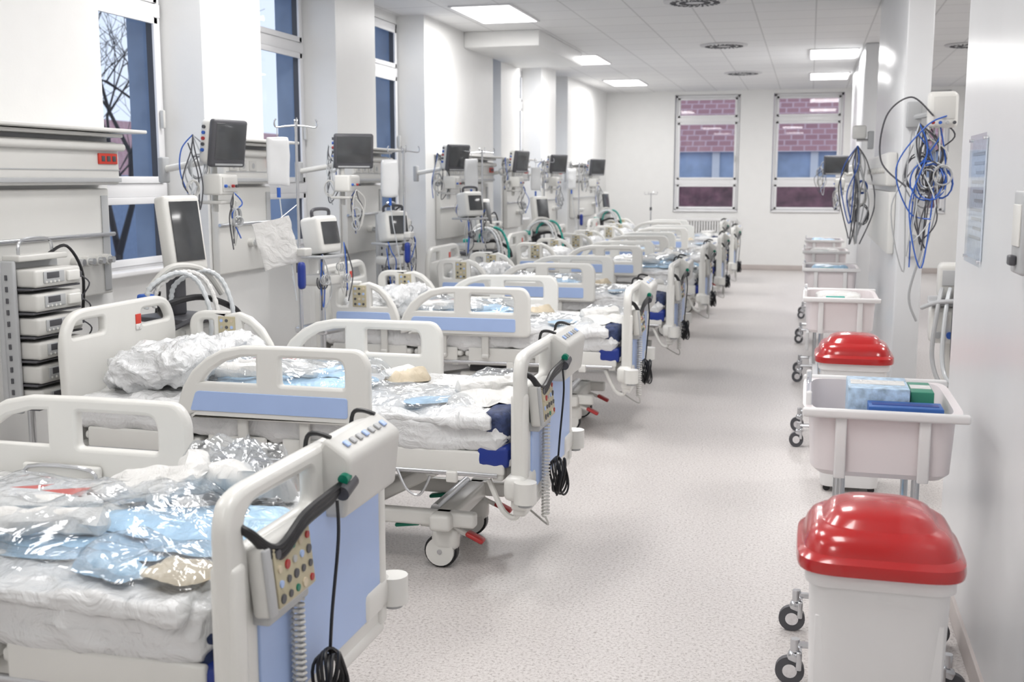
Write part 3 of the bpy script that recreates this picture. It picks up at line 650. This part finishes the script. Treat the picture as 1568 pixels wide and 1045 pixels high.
def pump_rack(x,y,zb,n=6):
    b=MB(); h=n*.115+.04
    b.box((0,-.19,zb+h/2),(.10,.025,h),M_grey,.008); b.box((-.03,0,zb+h/2),(.03,.42,h),M_grey,.008)
    for k in range(12): b.box((.01,-.205,zb+.05+h*.075*k),(.012,.01,.025),M_dgrey,.002)
    for k in range(n):
        z=zb+.07+.115*k
        b.box((.06,.0,z),(.17,.34,.085),M_offw,.014); b.box((.148,-.04,z+.004),(.006,.15,.055),M_grey,.003); b.box((.150,-.05,z+.012),(.006,.09,.03),M_dgrey,.002)
        for j in range(4): b.cyl((.150,-.10+.03*j,z-.018),(.153,-.10+.03*j,z-.018),.006,M_white,seg=8)
        b.box((.15,.10,z),(.02,.09,.05),M_white,.006); b.box((.152,.155,z-.0),(.01,.015,.03),M_dgrey,.002); b.box((.05,.0,z-.05),(.16,.36,.01),M_dgrey,.003)
        b.cyl((.1,.165,z),(.1,.2,z),.02,M_grey,seg=12)
        b.tube(cr([(.1,.2,z),(.14,.24,z-.05),(.1,.23,z-.12)],5),.004,M_dgrey,5)
    b.tube(cr([(.02,-.12,zb+h),(.02,-.1,zb+h+.09),(.02,.1,zb+h+.09),(.02,.12,zb+h)],5),.008,M_steel,6)
    b.tube(cr([(.02,.1,zb+h+.02),(.05,.2,zb+h+.05),(.06,.3,zb+h-.1),(.02,.33,zb+h-.35)],6),.008,M_black,6)
    b.box((.02,0,zb+h+.01),(.1,.36,.03),M_offw,.008); b.box((.06,.05,zb+.03),(.15,.2,.03),M_black,.01)
    b.cyl((-.06,0,.03),(-.06,0,zb+h),.018,M_steel); b.box((-.02,0,.02),(.3,.4,.04),M_offw,.015)
    b.obj('infusion_pump_rack',(x,y,0))
pump_rack(-3.64,4.62,.64,6); pump_rack(-3.62,9.35,.72,6)
pump_rack(-3.6,12.4,.7,5)

# ------------------------------------------------------------ right side: bins, carts
def sup(a,bx,e,z,n=56):
    out=[]
    for i in range(n):
        t=2*math.pi*i/n; c,s=math.cos(t),math.sin(t)
        out.append(Vector((a*math.copysign(abs(c)**(2/e),c),bx*math.copysign(abs(s)**(2/e),s),z)))
    return out
def waste_bin():
    b=MB()
    b.rings([sup(.145,.15,7,.03),sup(.155,.16,7,.035),sup(.16,.165,7,.08),sup(.178,.183,7,.70),sup(.190,.195,7,.705),sup(.190,.195,7,.745),sup(.175,.18,7,.75)],M_bin)
    b.bb(-.16,.16,-.172,-.165,.2,.62,M_bin,.003)
    b.rings([sup(.2,.205,5,.742),sup(.212,.217,5,.744),sup(.214,.219,5,.756),sup(.212,.217,5,.776),sup(.202,.207,5,.785),sup(.196,.20,4.6,.79),sup(.19,.194,4.4,.812),sup(.178,.182,4.2,.832),sup(.160,.163,4,.845),sup(.150,.152,3.8,.848),sup(.145,.147,3.6,.852),sup(.132,.134,3.4,.870),sup(.105,.107,3,.884),sup(.06,.06,2.5,.891),sup(.01,.01,2,.893)],M_red)
    for s in(-1,1):
        b.box((s*.1,.21,.73),(.05,.04,.06),M_bin,.01)
    for sx in(-.12,.12):
        for sy in(-.12,.12): b.cyl((sx,sy-.01,.02),(sx,sy+.01,.02),.02,M_black,seg=14)
    return b.mesh('waste_bin')
WB=waste_bin()
inst('waste_bin',WB,(.215,3.06,0)); inst('waste_bin',WB,(.275,6.5,0))
def cart():
    b=MB(); W=.235; D=.31
    zo,zi=.77,.99
    b.rings([sup(W-.03,D-.03,8,zo),sup(W-.01,D-.01,8,zo+.02),sup(W,D,8,zi-.01),sup(W+.02,D+.02,8,zi-.008),sup(W+.02,D+.02,8,zi+.006),sup(W-.008,D-.008,8,zi+.006),sup(W-.02,D-.02,8,zo+.03),sup(W-.04,D-.04,8,zo+.015)],M_tub)
    b.bb(-W-.02,W+.03,-D-.03,-D+.0,zi-.015,zi+.015,M_bin,.008); b.bb(-W-.02,W+.03,D,D+.03,zi-.015,zi+.015,M_bin,.008)
    for x in(-.13,.13):
        b.bb(x-.018,x+.018,-D-.016,-D+.0,zo+.0,zi,M_bin,.005); b.bb(x-.018,x+.018,D,D+.016,zo,zi,M_bin,.005)
    b.bb(-W-.008,-W,-D+.1,D-.1,zi,zi+.045,M_acryl,.002)
    for y in(-D+.09,D-.09): b.box((-W,y,zi+.01),(.02,.03,.08),M_bin,.006)
    for sx in(-.12,.12):
        for y in (-.2,.2): b.cyl((sx,y,.14),(sx,y,zo+.01),.014,M_steel,seg=14)
    b.bb(-.16,.16,-.24,.24,.12,.16,M_bin,.015); b.bb(-.17,.17,-.25,.25,.45,.475,M_bin,.01)
    for s in(-1,1):
        for y in(-.24,.24):
            b.tube([(s*.1,y,.145),(s*.25,y,.145)],.013,M_steel,8); b.cyl((s*.25,y,.12),(s*.25,y,.165),.016,M_steel,seg=12)
            b.box((s*.25,y,.10),(.05,.045,.035),M_steel,.012,(0,20,0)); b.cyl((s*.265,y-.013,.05),(s*.265,y+.013,.05),.05,M_dgrey,seg=24); b.cyl((s*.265,y-.016,.05),(s*.265,y+.016,.05),.025,M_chrome,seg=18)
            b.box((s*.235,y,.09),(.02,.05,.07),M_steel,.006)
    b.bb(-.2,-.17,-.1,.1,.26,.42,M_bin,.008); b.soft((0,-.05,.53),(.26,.34,.10),M_tissue,.03,10,.01,8,3)
    return b.mesh('supply_cart')
CT=cart()
ctp=[(.26,4.05,0),(.22,7.65,0),(.20,10.1,0),(.19,12.5,0),(.2,14.7,0)]
for i,(x,y,r) in enumerate(ctp): inst('supply_cart',CT,(x,y,0),r,None if i==0 else (.92,1,1))
def carton(name,loc,d,m,m2,rz=0):
    b=MB(); b.box((0,0,d[2]/2),d,m,.003); b.box((0,0,d[2]+.0005),(d[0]*.9,d[1]*.35,.002),m2,0); b.box((0,-d[1]/2-.0005,d[2]*.5),(d[0]*.92,.002,d[2]*.4),m2,0)
    b.box((d[0]*.2,-d[1]/2-.002,d[2]*.72),(d[0]*.3,.002,d[2]*.16),M_cloth,0); b.obj(name,loc,rz)
carton('glove_carton',(.255,4.03,.79),(.20,.24,.255),M_boxl,M_cloth,0)
carton('medicine_carton',(.335,3.85,.79),(.235,.11,.215),M_boxb,M_navyb,0)
carton('bandage_carton',(.40,4.06,.79),(.075,.2,.24),M_boxg,M_cloth,0) 
for i,(x,y,r) in enumerate(ctp[1:]):
    b=MB(); b.box((0,0,.10),(.16,.10,.20),[M_cloth,M_boxg,M_boxb,M_boxl][i],.004); b.box((.0,.0,.203),(.12,.03,.012),M_teal,.004); b.obj('supply_box',(x-.03,y-.12,.785),6*i)
    b=MB(); b.soft((0,0,.11),(.30,.22,.2),M_cloth if i%2==0 else M_tissue,.04,12,.012,8,i); b.obj('linen_pack',(x,y+.12,.79),0)

# cable tangles
b=MB()
b.box((.0,.07,.12),(.10,.08,.18),M_grey,.01); b.box((.17,-.10,.14),(.19,.20,.24),M_white,.03,(0,0,-10)); b.box((.17,-.203,.15),(.14,.006,.15),M_offw,.003,(0,0,-10)); b.tube([(.0,.05,.1),(.12,-.06,.12)],.02,M_grey)
for k in range(4): b.cyl((.10+.045*k,-.21,.05),(.10+.045*k,-.24,.05),.011,[M_redp,M_cblue,M_grey,M_dgrey][k],seg=10)
b.X=Matrix.Rotation(R(90),4,'Z')
cables(b,(-.14,-.13,.08),10,.16,.6,31,[M_grey,M_cblue,M_dgrey,M_offw,M_cblue,M_tubec],.0055,.07,4)
cables(b,(-.16,-.02,.05),12,.20,1.0,38,[M_dgrey,M_grey,M_tubec,M_cblue,M_dgrey],.005,.06,12)
rnd=random.Random(5)
for k in range(8):
    ph=rnd.uniform(0,6); rr=rnd.uniform(.06,.11)
    b.tube([(-.18+rnd.uniform(-.02,.02),-.10+rr*math.cos(t)+.02*math.sin(ph),-.33+rr*1.25*math.sin(t)+.02*math.cos(ph)) for t in [2*math.pi*i/20 for i in range(20)]],.0055,[M_cblue,M_dgrey,M_grey,M_tubec][k%4],6,closed=True)
b.X=Matrix()
b.tube(cr([(.1,-.2,.1),(-.05,-.25,.22),(-.2,-.2,.1),(-.22,-.15,-.2),(-.05,-.2,-.38)],9),.006,M_dgrey,7)
b.tube(cr([(.2,-.2,.1),(.05,-.25,.02),(-.12,-.2,-.25),(-.02,-.15,-.55),(.12,-.2,-.6)],9),.005,M_cblue,7)
b.obj('monitor_cable_bundle',(EX+.07,8.32,2.08))
b=MB(); b.box((0,0,.05),(.05,.12,.16),M_grey,.01); b.tube([(0,0,.05),(-.12,0,.05)],.012,M_steel)
b.X=Matrix.Rotation(R(60),4,'Z')
cables(b,(-.08,.08,0),16,.14,.85,37,[M_dgrey,M_grey,M_cblue,M_offw,M_grey],.0055,.05,4)
b.X=Matrix(); b.box((-.1,.0,.12),(.12,.16,.12),M_white,.02)
b.obj('monitor_cable_bundle',(EX-.106,10.6,2.05))
b=MB(); b.box((.05,.03,0),(.06,.05,.5),M_skin,.01)
for k in range(3): b.cyl((.05,.0,.15-.13*k),(.05,-.04,.15-.13*k),.025,M_grey,seg=14)
b.tube(cr([(.05,-.03,.15),(.12,-.1,-.1),(.04,-.08,-.5),(.1,-.05,-.7)],8),.009,M_grey,8)
b.obj('gas_outlet_strip',(EX+.05,8.38,1.45))
for a,c in((8.7,11.7),(15.3,18.9)):
    b=MB(); b.bb(EX-.08,EX-.001,a,c,1.70,1.95,M_skin,.02); b.bb(EX-.05,EX-.001,a,c,1.2,1.66,M_skin,.01)
    for k in range(8): b.cyl((EX-.08,a+.2+.3*k,1.82),(EX-.10,a+.2+.3*k,1.82),.025,M_offw,seg=14)
    b.obj('bedhead_supply_unit')
b=MB(); b.bb(EX-.004,EX-.001,4.38,4.76,1.45,1.90,M_paper,0); b.add([(EX-.010,4.36,1.43),(EX-.010,4.78,1.43),(EX-.010,4.78,1.92),(EX-.010,4.36,1.92)],[[0,1,2,3]],M_acryl)
for k in range(10): b.bb(EX-.0055,EX-.0045,4.42,4.72-.05*(k%3),1.84-.035*k,1.852-.035*k,M_grey)
for zz in(1.45,1.90):
    for yy in(4.39,4.75): b.cyl((EX-.018,yy,zz),(EX-.001,yy,zz),.007,M_chrome,seg=10)
b.obj('notice_holder')
b=MB(); b.box((EX-.02,3.46,1.6),(.04,.16,.24),M_grey,.01); b.box((EX-.042,3.46,1.62),(.006,.11,.12),M_white,.004); b.box((EX-.05,3.46,1.52),(.02,.05,.03),M_dgrey,.006); b.obj('soap_dispenser')
b=MB()
for k in range(22): b.bb(-2.5+.052*k,-2.5+.052*k+.034,YB-.10,YB-.04,.42,.98,M_rad,.01)
b.bb(-2.52,-1.34,YB-.11,YB-.03,.94,1.0,M_rad,.01); b.bb(-2.52,-1.34,YB-.11,YB-.03,.38,.44,M_rad,.01); b.cyl((-2.4,YB-.07,.0),(-2.4,YB-.07,.4),.012,M_rad); b.bb(-2.2,-2.16,YB-.04,YB-.001,.6,.7,M_rad); b.bb(-1.6,-1.56,YB-.04,YB-.001,.6,.7,M_rad)
b.obj('radiator')

# ------------------------------------------------------------ exterior
b=MB()
b.add([(-14,29,-1.2),(14,29,-1.2),(14,31.2,1.66),(-14,31.2,1.66)],[[0,1,2,3]],M_roofd); b.bb(-14,14,31.2,31.5,-3,2.5,M_extw)
for k in range(20): b.bb(-13+1.3*k,-12.8+1.3*k,31.12,31.2,1.66,2.5,M_trimw)
b.obj('neighbour_building')
b=MB(); 
L=5.5; b.add([(-14,0,0),(14,0,0),(14,L,0),(-14,L,0)],[[0,1,2,3]],M_roof); o=b.obj('neighbour_roof',(0,31.0,2.5)); o.rotation_euler=(R(40),0,0)
b=MB(); b.bb(-40,-39,5,90,-4,2.0,M_ext); b.add([(-39,5,2.0),(-39,90,2.0),(-43,90,5.5),(-43,5,5.5)],[[0,1,2,3]],M_roof); b.obj('neighbour_building')
b=MB(); rt=random.Random(4)
def branch(p,d,l,r,n):
    q=p+d*l; mid=(p+q)/2+Vector((rt.uniform(-.1,.1),rt.uniform(-.1,.1),0))*l
    b.tube([p,mid,q],(lambda t:r*(1-.35*t)),M_bark,5)
    if n==0: return
    for k in range(3):
        nd=(d+Vector((rt.uniform(-.8,.8),rt.uniform(-.8,.8),rt.uniform(-.3,.5)))).normalized(); branch(q if k else mid,nd,l*.74,r*.58,n-1)
branch(Vector((-13.8,20.2,-3)),Vector((0,0,1)),3.2,.13,6); b.obj('bare_tree')
b=MB(); b.bb(-70,40,-20,90,-3.2,-3.0,M_ext); b.obj('ground_outside')

w=bpy.data.worlds.new('world'); scene.world=w; w.use_nodes=True; bg=w.node_tree.nodes['Background']; bg.inputs[0].default_value=(.72,.82,1,1); bg.inputs[1].default_value=1.15

# ------------------------------------------------------------ camera
f=1700; tp=(522.5-275)/f; p=math.atan(tp); th=math.atan((1240-784)*math.cos(p)/f)
cd=bpy.data.cameras.new('camera'); cam=bpy.data.objects.new('camera',cd); COL.objects.link(cam)
cam.location=(0,0,1.75); cam.rotation_euler=(math.pi/2-p,0,th); cd.sensor_width=36; cd.lens=36*f/1568; cd.clip_start=.05
cd.dof.use_dof=True; cd.dof.focus_distance=4.6; cd.dof.aperture_fstop=4.0
scene.camera=cam
scene.view_settings.view_transform='Standard'; scene.view_settings.exposure=.08
